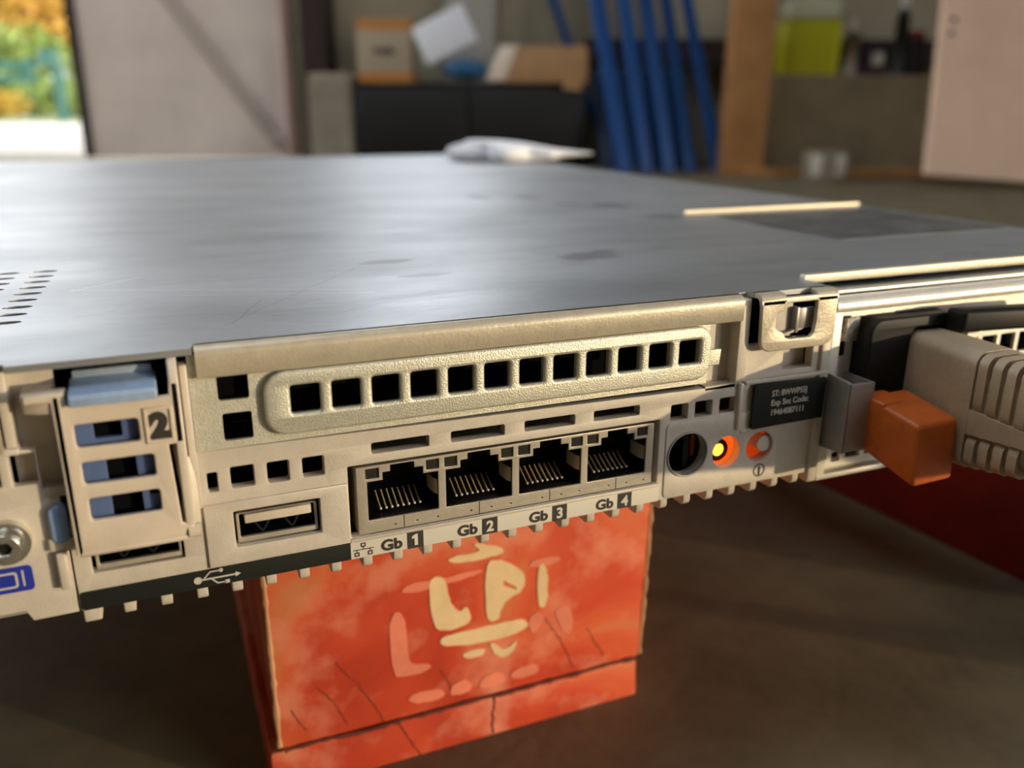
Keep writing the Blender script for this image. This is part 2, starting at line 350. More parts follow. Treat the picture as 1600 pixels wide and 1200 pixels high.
g.plate(rect(58.7, -10.0, 85.4, 5.8, 1.2)[::1], [circ(63.8, -1.2, 4.75), circ(73.15, -2.2, 3.35), circ(81.3, -2.2, 3.3)], -.25, .1, .1)
g.box(74.7, 75.6, -.9, 0, 2.4, 12.2, .2); g.box(76, 96.2, -.9, .1, 11.7, 12.6, .2); g.box(76, 96.2, -.5, .1, 1.4, 2.2, .2)
g.box(73.8, 76.2, -.2, 5, 12.2, 29, .2); g.box(67, 74, 3.0, 4.0, 12.2, 29); g.box(67, 74, 0, 3.2, 11.5, 12.3)
g.box(94.4, 96.8, -.6, 2.2, -12.4, 27, .3); g.box(84.6, 93.2, 3.2, 4.0, 12.6, 19.4)
g.plate([(-3.4, -7.0), (57.6, -7.0), (57.6, -6.35), (-3.4, -6.35)], [], -.5, .2, .15)
rear = sp(g, 'rear_panel', 'paint', ang=50)
g = G(); g.plate(circ(63.8, -1.2, 4.75), [circ(63.8, -1.2, 4.4)], -.5, .1, .1); sp(g, 'connector_collar', 'greyplate')
# tooth comb under the panel
g = G()
for k in range(26):
    x = -38.55+5.43*k
    if x > 95: break
    g.side([(.1, -10.1), (.1, -11.5), (.35, -12.1), (.9, -12.5), (6, -12.5), (6, -10.1)], [], x-.85, x+.85, .22)
g.side([(.1, -10.1), (.1, -12.0), (.35, -12.5), (6, -12.7), (6, -10.1)], [], -45.1, -42.6, .22)
g.box(-45.3, 96.2, .4, 6, -10.4, -9.9)
sp(g, 'tooth_comb', 'paint', ang=50)
# legend strips
g = G(); g.plate([(-45.2, -9.6), (-44.8, -10.15), (-3.55, -10.15), (-3.55, -7.1), (-44.8, -7.1), (-45.2, -7.5)], [], -.35, .1, .08)
ls = sp(g, 'black_legend_strip', 'blackstripe', label='black strip with a serial bus symbol')
g = G(); y = -.42
g.plate(circ(-28.2, -8.65, .62), [], y, -.33); g.plate(rect(-27.7, -8.78, -22.4, -8.52), [], y, -.33)
g.plate([(-22.4, -9.1), (-21.6, -8.65), (-22.4, -8.2)], [], y, -.33)
g.plate([(-27.2, -8.55), (-26.2, -7.55), (-24.7, -7.55), (-24.7, -7.35), (-26.3, -7.35), (-27.4, -8.5)], [], y, -.33); g.plate(circ(-24.6, -7.45, .33), [], y, -.33)
g.plate([(-26.3, -8.7), (-25.3, -9.75), (-23.9, -9.75), (-23.9, -9.55), (-25.2, -9.55), (-26.0, -8.7)], [], y, -.33); g.plate(rect(-24.1, -9.95, -23.4, -9.35), [], y, -.33)
sp(g, 'symbol', 'lightink', ls)
g = G(); g.plate([(-3.5, -10.15), (57.6, -10.15), (57.6, -6.95), (-3.5, -6.95)], [], -.35, .1, .06)
lw = sp(g, 'white_legend_strip', 'legend', label='pale strip lettered Gb 1 to Gb 4')
g = G()
for k, (a, b_) in enumerate(((6.5, 9.4), (20.5, 23.45), (34.5, 37.5), (48.4, 51.45))):
    g.plate([(a, -10.15), (b_, -10.15), (b_, -6.9), (a, -6.9)], [], -.42, -.33)
    g.text('Gb', a-4.75, -9.55, 2.8, -.38, bold=.11, sx=1.1)
a = -1.3
g.plate(rect(a-.42, -8.05, a+.42, -7.3), [rect(a-.24, -7.87, a+.24, -7.48)], -.42, -.33)
for q in (-1.15, 1.15): g.plate(rect(a+q-.42, -9.75, a+q+.42, -9.0), [rect(a+q-.24, -9.57, a+q+.24, -9.18)], -.42, -.33); g.plate(rect(a+q-.06, -9.05, a+q+.06, -8.5), [], -.42, -.33)
g.plate(rect(a-1.8, -8.6, a+1.8, -8.47), [], -.42, -.33); g.plate(rect(a-.06, -8.5, a+.06, -8.0), [], -.42, -.33)
sp(g, 'legend_print', 'ink', lw)
g = G()
g.plate([(7.75, -9.6), (8.35, -9.6), (8.35, -7.45), (7.95, -7.45), (7.3, -7.85), (7.3, -8.3), (7.75, -8.1)], [], -.5, -.41)
for k, cx in enumerate((7.95, 21.98, 36.0, 49.92)):
  if k: g.text(str(k+1), cx, -9.6, 2.9, -.46, bold=.09, align='CENTER')
sp(g, 'port_numbers', 'legend', lw)

# four port network block
blk = None
g = G(); outs = []
for i in range(4):
    o = i*13.97
    outs.append([(o+p[0], p[1]) for p in ((0, -3.72), (12.61, -3.72), (12.61, 3.5), (9.9, 3.5), (9.9, 4.9), (8.35, 4.9), (8.35, 6.05), (4.1, 6.05), (4.1, 4.9), (2.75, 4.9), (2.75, 3.5), (0, 3.5))])
    outs.append(rect(o-.2, 4.0, o+2.15, 5.85)); outs.append(rect(o+10.45, 4.0, o+12.8, 5.85))
    for q in (4.5, 8.4, 12.2): outs.append(rect(o+q, -5.35, o+q+.32, -5.05))
g.plate([(-1.77, -6.1), (56.05, -6.1), (56.05, 6.35), (-1.77, 6.35)], outs, .2, .7, .08)
g.box(-1.77, -1.3, .6, 14, -6.1, 6.3); g.box(55.6, 56.05, .6, 14, -6.1, 6.3); g.box(-1.7, 56, .6, 14, 6.1, 6.3); g.box(-1.7, 56, .6, 14, -6.1, -5.9)
blk = sp(g, 'network_port_block', 'shield', label='metal block of four network sockets', ang=50)
for i in range(4):
    o = i*13.97
    g = G(); g.box(o-.3, o+12.9, 10, 11, -4, 6.3); g.box(o-.35, o-.05, .75, 10, -4, 6.2); g.box(o+12.66, o+12.95, .75, 10, -4, 6.2); g.box(o-.3, o+12.9, .75, 10, -4.1, -3.75)
    g.box(o-.3, o+12.9, 1.2, 10, 6.06, 6.2); g.box(o, o+2.7, 1.4, 10, 3.6, 6.1); g.box(o+9.95, o+12.6, 1.4, 10, 3.6, 6.1)
    sp(g, 'port_liner', 'black', blk)
    g = G(); g.hexa([(o+12.1, 2.0, -1.2), (o+12.6, .9, -1.2), (o+12.6, 6, -1.2), (o+11.9, 5, -1.2), (o+12.1, 2.0, 1.6), (o+12.6, .9, 1.6), (o+12.6, 6, 1.6), (o+11.9, 5, 1.6)])
    sp(g, 'shield_spring', 'shield', blk)
    for q, (a, b_) in enumerate(((-.2, 2.15), (10.45, 12.8))):
        sp(G().box(o+a, o+b_, .5, 1.2, 4.0, 5.85), 'status_light', 'lens', blk)
    g = G(); g.box(o+6.2, o+6.28, .12, .25, -6.05, -3.75); sp(g, 'shield_seam', 'ink', blk)
    for k in range(8):
        x = o+2.75+1.02*k
        g = G(); g.tube([(x, 2.9, -3.1), (x, 3.3, -2.9), (x, 6.6, -1.25)], .16, 8); g.ball((x, 2.75, -3.0), .27, sub=1)
        pn = sp(g, 'contact_pin', 'gold', blk); pn.data.materials.append(M['tip'])
        for f in pn.data.polygons:
            if f.center.y < .00302: f.material_index = 1

# serial bus sockets
def usb(x0, x1, z0, z1):
    g = G()
    g.plate(rect(x0, z0, x1, z1, .3), [rect(x0+.45, z0+.85, x1-.45, z1-.2, .2)], .5, 1.3, .12)
    u = sp(g, 'serial_bus_socket', 'shield')
    g = G(); g.box(x0+.2, x1-.2, 9, 10, z0, z1); g.box(x0+.2, x0+.5, 1.3, 9, z0, z1); g.box(x1-.5, x1-.2, 1.3, 9, z0, z1); g.box(x0+.2, x1-.2, 1.3, 9, z0+.3, z0+.8); g.box(x0+.2, x1-.2, 1.3, 9, z1-.3, z1); sp(g, 'socket_liner', 'void', u)
    g = G(); g.box(x0+1.3, x1-1.0, .3, 9, z1-1.9, z1-.35, .15); sp(g, 'socket_tongue', 'latch', u)
    for cx in (x0+4.0, x1-4.2):
        g = G(); g.tube([(cx-1.2, 1.4, z1-2.2), (cx-.3, .9, z0+1.7), (cx, .8, z0+1.4), (cx+.3, .9, z0+1.7), (cx+1.2, 1.4, z1-2.2)], .22, 6); s_ = sp(g, 'socket_spring', 'black', u)
usb(-21.4, -8.5, -3.7, 1.5); usb(-42.3, -29.9, -4.1, 1.0)

# round connector, amber indicator and push button behind the holes
g = G(); g.box(58.8, 76, 3.2, 4.0, 5.2, 10.5); g.cyl((63.8, 6, -1.2), (63.8, 9, -1.2), 4.4); g.plate(circ(63.8, -1.2, 5.0), [circ(63.8, -1.2, 4.55)], 2.25, 6); g.box(64.6, 65.8, 2.5, 8, -5.4, 3); sp(G().box(67.0, 67.9, 3.5, 5.8, -3.6, 1.2), 'connector_painted_glow', 'ledglow'); sp(g, 'connector_with_light_block', 'black')  # divider box and liner ring are added to block amber light
g = G(); g.box(58.9, 86, 9.5, 10.2, -6.5, 4.5); sp(g, 'board_painted_amber_glow', 'ledglow')
g = G(); g.plate(circ(73.15, -2.2, 3.9), [circ(73.15, -2.2, 3.3)], 2.3, 5.0); g.cyl((73.15, 4.6, -2.2), (73.15, 5.4, -2.2), 3.6); sp(g, 'indicator_tube', 'ledtube', label='orange indicator tube with an added glow')
g = G(); g.plate(circ(73.5, -3.0, 2.45), [circ(73.5, -3.0, 1.35)], 3.0, 3.6); sp(g, 'indicator_ring', 'black')
g = G(); g.ball((73.5, 3.3, -3.0), 1.42, (1, .5, 1), 3); sp(g, 'indicator_light', 'led', label='glowing amber light')
g = G(); g.cyl((82.9, .4, -2.0), (82.9, 8, -2.0), 1.7); sp(g, 'push_button', 'button')
g = G(); g.plate(circ(81.3, -2.2, 3.9), [circ(81.3, -2.2, 3.35)], 2.3, 8); g.plate(circ(81.3, -2.2, 3.5), [circ(82.3, -2.2, 1.9)], 5.0, 6.0); sp(g, 'button_glow_sleeve', 'sleeve')
g = G(); g.plate(circ(81.7, -7.5, 1.45), [circ(81.7, -7.5, 1.18)], -.32, -.22); g.text('i', 81.7, -8.45, 2.6, -.28, bold=.14, align='CENTER'); sp(g, 'information_symbol', 'ink')
# service tag sticker
g = G(); g.plate([(77.9, 2.6), (78.4, 2.2), (95.9, 2.5), (96.1, 10.9), (95.8, 11.2), (78.6, 11.6), (78.0, 11.0)], [], -1.2, -.5, .1)
st = sp(g, 'service_tag_sticker', 'blackstripe', label='black sticker with three lines of pale text')
g = G()
for t, z in (('ST: 8WWP55J', 8.75), ('Exp Svc Code:', 6.75), ('19464087111', 4.7)): g.text(t, 82.3, z, 1.75, -1.23, bold=.035, sx=.92 if 'Exp' in t else .86 if 'ST' in t else .9)
sp(g, 'sticker_text', 'lightink', st)

# riser release latch with the number two
g = G()
plate = [(-44.0, .9), (-27.4, 1.2), (-27.2, 2.6), (-28.6, 3.4), (-29.35, 3.6), (-29.9, 16.4), (-27.6, 16.5), (-27.6, 25.9), (-28.9, 26.1), (-29.1, 23.9), (-42.3, 23.8), (-42.5, 25.7), (-44.3, 25.7)]
g.plate(plate, [rect(-41.9, 17.6, -33.6, 21.1, .5), rect(-41.7, 11.9, -32.1, 15.35, .5), rect(-41.5, 6.2, -31.95, 9.7, .5)], -4, -2.8, .3)
g.plate([(-32.8, 17.0), (-28.8, 17.0), (-28.8, 22.5), (-32.8, 22.5)], [rect(-32.3, 17.5, -29.3, 22.0)], -4.3, -3.9, .15)
g.side([(-4, 3), (1.5, 3), (1.5, 26), (.8, 28.9), (-1.8, 28.9), (-4, 26.2)], [], -28.9, -27.5, .3)
g.side([(-4, 1.0), (0, 1.0), (0, 24), (-4, 25.4)], [], -44.2, -43.0, .3)
g.slab([(-48.0, -2.6), (-47.4, -3.9), (-42.6, -4.0), (-42.3, -.9), (-44.2, -.9), (-44.2, 1.4), (-48.0, 1.4)][::1], [], 24.6, 26.0, .35)
g.hexa([(-48, -2, 22.8), (-44, -3.6, 22.8), (-44, 1, 22.8), (-48, 1, 22.8), (-48, -2, 24.8), (-44, -3.8, 24.8), (-44, 1, 24.8), (-48, 1, 24.8)], .3)
g.cyl((-28.6, -3.3, 1.8), (-26.9, -3.3, 1.8), 1.15)
g.box(-43.9, -28, -4.1, -2.2, .5, 1.6, .5)
lat = sp(g, 'riser_latch', 'latch', label='cream release latch with three windows and the number 2', ang=50)
sp(G().text('2', -30.75, 17.95, 5.0, -4.1, bold=.34, sx=.95, align='CENTER', depth=.2), 'number', 'ink', lat)
sp(G().side([(-5.2, 24.1), (-5.2, 25.2), (-4.8, 25.7), (1.4, 26.6), (1.4, 24.6)], [], -42.0, -30.5, .35), 'thumb_tab', 'bluetab', lat)
sp(G().box(-41.6, -30.9, 1.2, 2.8, 24.2, 27.6, .3), 'tab_spring', 'bluegrey', lat)
g = G(); g.plate([(-43, 4.5), (-30.6, 4.5), (-30.6, 23.8), (-43, 23.8)], [rect(-39.6, 18.2, -35.9, 22.2, .2), rect(-38.6, 11.4, -34.6, 15.9, .2), rect(-38.6, 5.4, -34.4, 10.4, .2), rect(-33.3, 8.4, -31.8, 10.3)], -2.4, -1.2, .1)
sp(g, 'blue_slider', 'navy', lat, label='blue slider behind the windows')
g = G(); g.box(-43.2, -29.4, -.6, .4, 5.0, 24); sp(g, 'recess_shade_slab', 'void')  # near-black slab painted as the shade behind the latch
g = G(); g.box(-27.3, -26.2, -1.0, 2, 4, 27.4, .2); g.hexa([(-29.2, -2.2, 2.0), (-26.6, -1.4, 2.0), (-26.6, .6, 2.0), (-29.2, .6, 2.0), (-29.0, -1.2, 13), (-26.6, -.8, 13), (-26.6, .6, 13), (-29.0, .6, 13)], .2); sp(g, 'latch_rail', 'paint')
sp(G().tube([(-28.6, -2.6, 3.9), (-28.8, -2.2, 8), (-29.4, -1.8, 17)], .28, 8), 'latch_spring_wire', 'steel')
# left service panel with video symbol, screw and blue knob
g = G()
g.plate([(-223, -8.9), (-52.6, -8.6), (-51.8, -10.4), (-45.6, -10.3), (-45.6, 8.9), (-47.6, 9.1), (-47.6, 16.9), (-53.5, 17.2), (-56, 20), (-60, 29), (-223, 29)],
        [rect(-51.2, 11.6, -47.9, 16.4, .3), rect(-56.2, 11.8, -52.6, 16.2, .3)], 0, 1.8, .2)
g.box(-50.8, -44.2, 3.2, 4.2, 9, 29); g.box(-54.4, -49.6, -.8, 3, 16.6, 17.6, .2); g.box(-49.2, -44.4, .4, 3.2, 8.9, 10.6, .2); g.box(-47.3, -45.8, -1.4, .3, -5.5, .6, .3); g.box(-48, -44.6, -1.0, .2, .8, 2.8, .3)
g.box(-51.2, -49.8, 0, 4, 17, 29, .2)
sp(g, 'service_panel', 'paint', ang=50)
g = G(); g.cyl((-53.2, -1.6, 3.55), (-53.2, .2, 3.55), 3.3); g.cyl((-53.2, -2.4, 3.55), (-53.2, -1.5, 3.55), 2.1, 2.6)
g.plate(circ(-53.2, 3.55, 2.25), [circ(-53.2, 3.55, 1.0, 6)], -3.4, -2.3, .35); sc = sp(g, 'screw', 'steel')
sp(G().cyl((-53.2, -2.6, 3.55), (-53.2, -2.45, 3.55), 1.05, n=6), 'screw_recess', 'black', sc)
sp(G().plate(rect(-47.4, 2.1, -44.9, 8.2, 1.2), [], -1.4, 1.0, .4), 'slider_knob', 'blue')
g = G(); g.plate(rect(-62.5, -5.05, -50.75, -.9, .7), [], -.12, .05, .04); vs = sp(g, 'video_symbol_sticker', 'blueicon', label='blue sticker with a pale screen symbol')
g = G(); g.plate(rect(-57.2, -4.3, -52.8, -1.7, .5), [rect(-56.9, -4.0, -53.1, -2.0, .3)], -.2, -.1); g.plate(rect(-52.2, -4.2, -51.95, -1.6), [], -.2, -.1); g.plate(rect(-58.2, -4.2, -57.95, -1.6), [], -.2, -.1)
sp(g, 'symbol', 'lightink', vs)

# power supply at the right
g = G()
ph = []
for r_ in range(5):
    for c_ in range(13):
        cx = 134+6.0*c_; cz = -6+6.0*r_
        ph.append(rect(cx-2.45, cz-2.45, cx+2.45, cz+2.45, .3))
for a, b_, c_, d in ((99.9, -9.4, 101.9, -7.8), (103.2, -10.2, 105.6, -7.9), (107, -9.7, 111, -7.7), (112.5, -9.7, 116.5, -7.7)): ph.append(rect(a, b_, c_, d, .25))
ph += [rect(100.6, 18.9, 103.8, 23.0, .2), rect(100.6, 14.0, 103.8, 17.4, .2), rect(105.5, -5.5, 127.5, 22.5, .5)]
g.plate([(99.4, -11.6), (209.5, -11.6), (209.5, 23.4), (99.4, 23.4)], ph, 2.2, 3.0)
bk = G(); bk.box(99.4, 209.5, 9.2, 9.8, -11.4, 26.5)
psu = sp(g, 'power_supply', 'bright', label='zinc power supply face with square vents', ang=50)
sp(bk, 'inner_baffle', 'void', psu)
sp(G().box(101.8, 105.2, .9, 2.3, 17.5, 22.6, .2), 'spangled_plate', 'spark', psu)
g = G(); g.plate(rect(105.0, -5.4, 129.5, 22.6, 3.0), [rect(116.6, -5.0, 128.0, 19.9, 1.2)], -2.6, 8, .6); sp(g, 'power_inlet', 'black', psu)
g = G(); g.box(106, 129, 8, 9, -5, 22); sp(g, 'inlet_back', 'void', psu)
g = G(); g.hexa([(125, -7.5, 19.2), (158, -10.5, 18.6), (158, -5.5, 18.6), (125, -2.5, 19.2), (125, -7.5, 23.9), (158, -10.5, 23.2), (158, -5.5, 23.2), (125, -2.5, 23.9)], .9, 3); g.hexa([(127.5, -5, 15), (130, -5, 15), (130, 3, 15), (127.5, 3, 15), (127.5, -5, 21), (130, -5, 21), (130, 3, 21), (127.5, 3, 21)], .4); sp(g, 'pull_handle', 'black', psu)
g = G(); g.side([(.2, -4.6), (-6.2, -4.1), (-6.2, 10.9), (-5.8, 11.2), (.2, 11.6)], [], 97.3, 98.0, .1)
g.plate([(97.4, -4.1), (104.2, -4.1), (104.2, 10.6), (97.4, 10.9)], [], -6.2, -5.6, .15); g.box(103.6, 104.2, -6, 2.6, -4.1, 10.6)
sp(g, 'latch_guard', 'greyplate', psu)
g = G()
g.hexa([(103.6, -4.5, -4.2), (104.6, -18.6, -8.0), (115.4, -18.6, -7.7), (114.6, -4.5, -4.2), (103.4, -4.5, 7.5), (104.6, -17.8, 4.9), (115.4, -17.8, 5.3), (114.6, -4.5, 7.7)], 1.0, 3)
g.hexa([(103.0, -3.2, -3.5), (103.8, -9.5, -5.0), (110, -9.5, -5.0), (110, -3.2, -3.5), (103.0, -3.2, 7.6), (103.8, -9.5, 7.0), (110, -9.5, 7.0), (110, -3.2, 7.6)], .6, 3)
g.box(99.5, 103.8, -5.4, -3.4, -3.6, 8.6, .3)
sp(g, 'release_lever', 'orange', psu, label='orange release lever', ang=60)

# ------------------------------------------------------------------ power cord (top-level: it is plugged in, not part of the server)
CO = (121, -20, -92)
cord = empty('power_cord', (.121, -.020, 0), 'beige moulded power cord plugged in beside the orange lever', 'power cord')
def cp(g, name, m, parent=None): return g.build(name, M[m], parent or cord, org=CO, ang=45)
g = G()
# body built as rings along -y: (y, xl, xr, zb, zt, r)
def rings(g, R, n=6, cap=True):
    prev = None; first = None
    for (y, xl, xr, zb, zt, r) in R:
        pts = rect(xl, zb, xr, zt, r, n)
        cur = [g.bm.verts.new((p[0], y, p[1])) for p in pts]
        if prev:
            for k in range(len(cur)): g.bm.faces.new((prev[k], prev[(k+1) % len(cur)], cur[(k+1) % len(cur)], cur[k]))
        else: first = cur
        prev = cur
    g.bm.faces.new(first); g.bm.faces.new(prev[::-1])
    bmesh.ops.recalc_face_normals(g.bm, faces=g.bm.faces[:])
rings(g, [(6, 117, 126, -3, 17.5, 3), (2.0, 116.4, 126.5, -5.6, 18.3, 3), (-1, 116, 127, -6.2, 19.1, 2.4), (-10, 116, 127, -6.0, 19.2, 2.6), (-19, 116, 127, -5.4, 19.0, 2.8)])
rings(g, [(-18.9, 117.0, 126, -4.4, 16.6, 4), (-33, 117.0, 126, -2.0, 16.6, 4)])
for k in range(4):
    y0 = -20.4-3.05*k
    for zc0, zc1 in ((-5.0+.55*k, 2.6+.3*k), (6.4-.3*k+.3, 18.8)):
        rings(g, [(y0+.9, 116.1, 126.9, zc0, zc1, 2.4), (y0-1.1, 116.1, 126.9, zc0+.1, zc1, 2.4)])
g.hexa([(116.05, -18, 2.2), (116.05, -33, 3.6), (126.9, -33, 3.6), (126.9, -18, 2.2), (116.05, -18, 7.4), (116.05, -33, 6.6), (126.9, -33, 6.6), (126.9, -18, 7.4)])
rings(g, [(-32.4, 116.0, 127, -2.6, 18.4, 4), (-40, 116.2, 126.8, -1.6, 17.6, 4.6), (-52, 117.0, 126, 1.0, 15.6, 4.4), (-62, 118, 125, 3.6, 12.4, 3.2)])
cp(g, 'plug', 'cordgrey')
g = G()
for y, z in ((-32.2+.0, 8.6), (-31.8, .8)): g.cyl((115.95, y-2.2, z), (116.4, y-2.2, z), .55, n=16)
cp(g, 'grip_dimple', 'void')
pts = [(121.5, -56, 8), (122.5, -66, 8), (131, -77, 8), (152, -87, 7), (182, -94, 5), (218, -98, 1), (252, -98, -22), (278, -96, -56), (305, -92, -82), (345, -86, -88.0), (400, -80, -88.0)]
# smooth the path
def smooth(pts, k=6):
    P = [Vector(p) for p in pts]; out = []
    for i in range(len(P)-1):
        a, b_, c_, d = P[max(i-1, 0)], P[i], P[i+1], P[min(i+2, len(P)-1)]
        for j in range(k):
            t = j/k; out.append(.5*((2*b_)+(c_-a)*t+(2*a-5*b_+4*c_-d)*t*t+(3*b_-a-3*c_+d)*t**3))
    out.append(P[-1]); return out
cp(G().tube(smooth(pts), 3.9, 16), 'cable', 'cordgrey')

# ------------------------------------------------------------------ red supports
def redmat():
    m = bpy.data.materials.new('red_painted_timber'); m.use_nodes = True
    n = m.node_tree.nodes; l = m.node_tree.links; b = n['Principled BSDF']; b.inputs['Roughness'].default_value = .62; b.inputs['Specular IOR Level'].default_value = .3
    tc = n.new('ShaderNodeTexCoord'); t = n.new('ShaderNodeTexNoise'); t.inputs['Scale'].default_value = 32; t.inputs['Detail'].default_value = 7; t.inputs['Distortion'].default_value = .8
    l.new(tc.outputs['Object'], t.inputs['Vector'])
    r = ramp(n, l, t.outputs['Fac'], [(.25, (.40, .035, .014)), (.45, (.60, .068, .026)), (.6, (.68, .12, .042)), (.75, (.60, .22, .09))])
    t2 = n.new('ShaderNodeTexNoise'); t2.inputs['Scale'].default_value = 75; t2.inputs['Detail'].default_value = 5; l.new(tc.outputs['Object'], t2.inputs['Vector'])
    r2 = ramp(n, l, t2.outputs['Fac'], [(.50, (0, 0, 0)), (.72, (.9, .9, .9))])
    mx = n.new('ShaderNodeMix'); mx.data_type = 'RGBA'; l.new(r2.outputs[0], mx.inputs['Factor']); l.new(r.outputs[0], mx.inputs['A']); mx.inputs['B'].default_value = (.78, .28, .17, 1)
    l.new(mx.outputs['Result'], b.inputs['Base Color'])
    return m
M['red'] = redmat()
M['redshade'] = mat('shade_darkened_red_timber', (.20, .012, .006), .6, noise=.35, nscale=22)  # red timber darkened in colour for a side turned from the sun
M['worn'] = mat('worn_edge_wood', (.52, .26, .13), .7, noise=.25, nscale=60)
M['cream'] = mat('cream_paint_mark', (.80, .58, .32), .6, noise=.1, nscale=90)
M['pink'] = mat('pink_paint_mark', (.78, .22, .13), .6, noise=.15, nscale=70)
M['crack'] = mat('dark_wood_crack', (.12, .02, .008), .8)
BO = (33, 90, -79.4)
block = empty('timber_block', (.033, .090, .0126), 'large red timber block with cream paint marks directly under the server', 'block')
def bp_(g, name, m, parent=None): return g.build(name, M[m], parent or block, org=BO)
g = G(); g.hexa([(-15.2, 40, -79.0), (81.4, 40, -79.3), (82, 240, -79.3), (-15, 240, -79.0), (-15.4, 40, -12.8), (83.3, 40, -12.8), (83.3, 240, -12.8), (-15, 240, -12.8)], 1.2, 2)
bp_(g, 'block_body', 'red')
D = {'cream': [[(21.7,-41.2),(26.3,-41.8),(27.1,-49.3),(29.4,-52.7),(31.4,-51.0),(32.8,-55.0),(30.7,-56.8),(24.6,-56.8),(22.4,-53.9)],
 [(24.6,-58.5),(28.6,-58.1),(41.1,-58.2),(47.2,-58.6),(47.6,-61.8),(38.3,-62.9),(27.2,-61.7),(24.5,-60.2)],
 [(26.7,-38.1),(27.4,-37.1),(35.6,-37.2),(33.0,-34.9),(34.3,-34.8),(41.1,-37.6),(40.8,-39.0),(35.6,-39.3),(29.0,-39.2)],
 [(50.1,-45.0),(51.7,-43.5),(52.9,-47.1),(53.0,-54.7),(51.6,-57.0),(50.1,-54.8)],
 [(29.9,-64.1),(36.2,-64.2),(35.8,-66.4),(30.6,-66.2)],
 [(36.9,-63.6),(38.3,-63.2),(40.4,-66.1),(42.6,-65.9),(44.4,-64.1),(44.7,-65.7),(42.6,-68.3),(39.7,-68.3)]],
 'pink': [[(11.9,-48.5),(16.3,-49.2),(16.2,-61.1),(17.1,-64.3),(21.7,-64.9),(22.0,-66.8),(15.0,-67.1),(12.2,-65.9)],
 [(15.3,-42.9),(18.5,-41.9),(24.9,-42.3),(35.6,-41.8),(35.3,-43.2),(26.2,-44.2),(15.9,-44.6)],
 [(47.4,-43.7),(49.5,-42.3),(56.0,-42.7),(56.5,-44.9),(48.1,-44.7)],
 [(15.8,-72.3),(24.3,-72.5),(25.6,-76.0),(16.7,-75.6)],[(26.6,-73.2),(31.2,-71.7),(32.9,-75.8),(26.9,-76.3)],[(34.3,-73.8),(38.2,-71.8),(41.9,-74.4),(41.1,-76.2),(34.7,-76.3)],[(43.0,-73.1),(49.9,-72.2),(51.5,-75.9),(43.3,-76.0)],
 [(54.9,-57.8),(59.8,-57.5),(60.4,-65.0),(58.5,-66.6),(55.7,-61.5)],[(47.6,-58.7),(50.5,-57.1),(52.4,-59.9),(49.8,-63.9),(48.0,-62.3)]]}
def soft(P, n=3, j=.0):
    for _ in range(n):
        Q = []
        for i, p in enumerate(P):
            q = P[(i+1) % len(P)]; Q += [(p[0]*.75+q[0]*.25, p[1]*.75+q[1]*.25), (p[0]*.25+q[0]*.75, p[1]*.25+q[1]*.75)]
        P = Q
    return [(x+random.uniform(-j, j), z+random.uniform(-j, j)) for x, z in P]
for P in D['cream']: bp_(G().plate(soft(P, 2, .17), [], 39.75, 40.02), 'paint_mark', 'cream')
bp_(G().plate(soft([(36.2,-40.5),(39.7,-40.2),(44.6,-43.1),(47.1,-46.9),(46.1,-50.4),(41.8,-52.0),(40.1,-54.6),(40.1,-57.2),(36.1,-57.0)], 2, .17), [[(40.8,-46.2),(44.3,-48.9),(44.3,-49.8),(41.1,-48.0)]], 39.75, 40.02), 'paint_mark', 'cream')
for P in D['pink']: bp_(G().plate(soft(P, 2, .17), [], 39.82, 40.02), 'pink_paint_mark', 'pink')
def crack(path, wd, parent=None, org=None):
    P = smooth([(x, 39.9, z) for x, z in path], 8)
    P = [Vector((p.x+random.uniform(-.25, .25), 39.95, p.z+random.uniform(-.25, .25))) for p in P]
    g = G(); g.tube(P, wd, 6, rad=[wd*random.uniform(.5, 1.2) for _ in P]); return g
for pth in ([(-1.0, -58.6), (4, -66), (8.5, -75.1), (10, -79)], [(-5.6, -63.8), (-2, -69), (.8, -76.4)], [(52.4, -59.9), (57, -68), (61.1, -77.4)], [(64.6, -66.1), (70.1, -75.7)], [(24.4, -67.9), (28.3, -76.8)], [(-11.9, -68.4), (-8.8, -75.3)]):
    bp_(crack(pth, .13), 'timber_crack', 'crack')
for xa, xb in ((-15.0, -14.9), (82.9, 81.2)):
    Q = smooth([(xa+(xb-xa)*k/8, 40.5, -14-8*k) for k in range(9)], 5)
    bp_(G().tube(Q, .8, 8, rad=[random.uniform(.45, 1.0) for _ in Q]), 'worn_edge', 'worn')

board = empty('timber_board', (.033, .090, 0), 'thin red board on the floor beneath the large timber block', 'board')
BO2 = (33, 90, -92)
def bb_(g, name, m): return g.build(name, M[m], board, org=BO2)
g = G(); g.hexa([(-17.5, 40.4, -92), (81.2, 40.4, -92), (81.5, 240, -92), (-17, 240, -92), (-17.2, 40.4, -79.5), (80.6, 40.4, -79.8), (81, 240, -79.8), (-17, 240, -79.5)], .9, 2)
bb_(g, 'board_body', 'red')
def crk(path, wd):
    g = crack(path, wd); bmesh.ops.translate(g.bm, verts=g.bm.verts, vec=(0, .4, 0)); return g
bb_(crk([(13.3, -80), (16, -86), (18.6, -91.5)], .2), 'timber_crack', 'crack'); bb_(crk([(38.6, -80), (38.2, -86), (38.4, -91.5)], .3), 'timber_crack', 'crack')
g = G(); P = [(-14+9.5*k, 39.9, -79.2+random.uniform(-.35, .35)) for k in range(11)]
g.tube(smooth(P, 6), .5, 8, rad=[.5*random.uniform(.5, 1.5) for _ in range(61)]); bb_(g, 'dark_seam', 'crack')  # dark uneven line along the joint
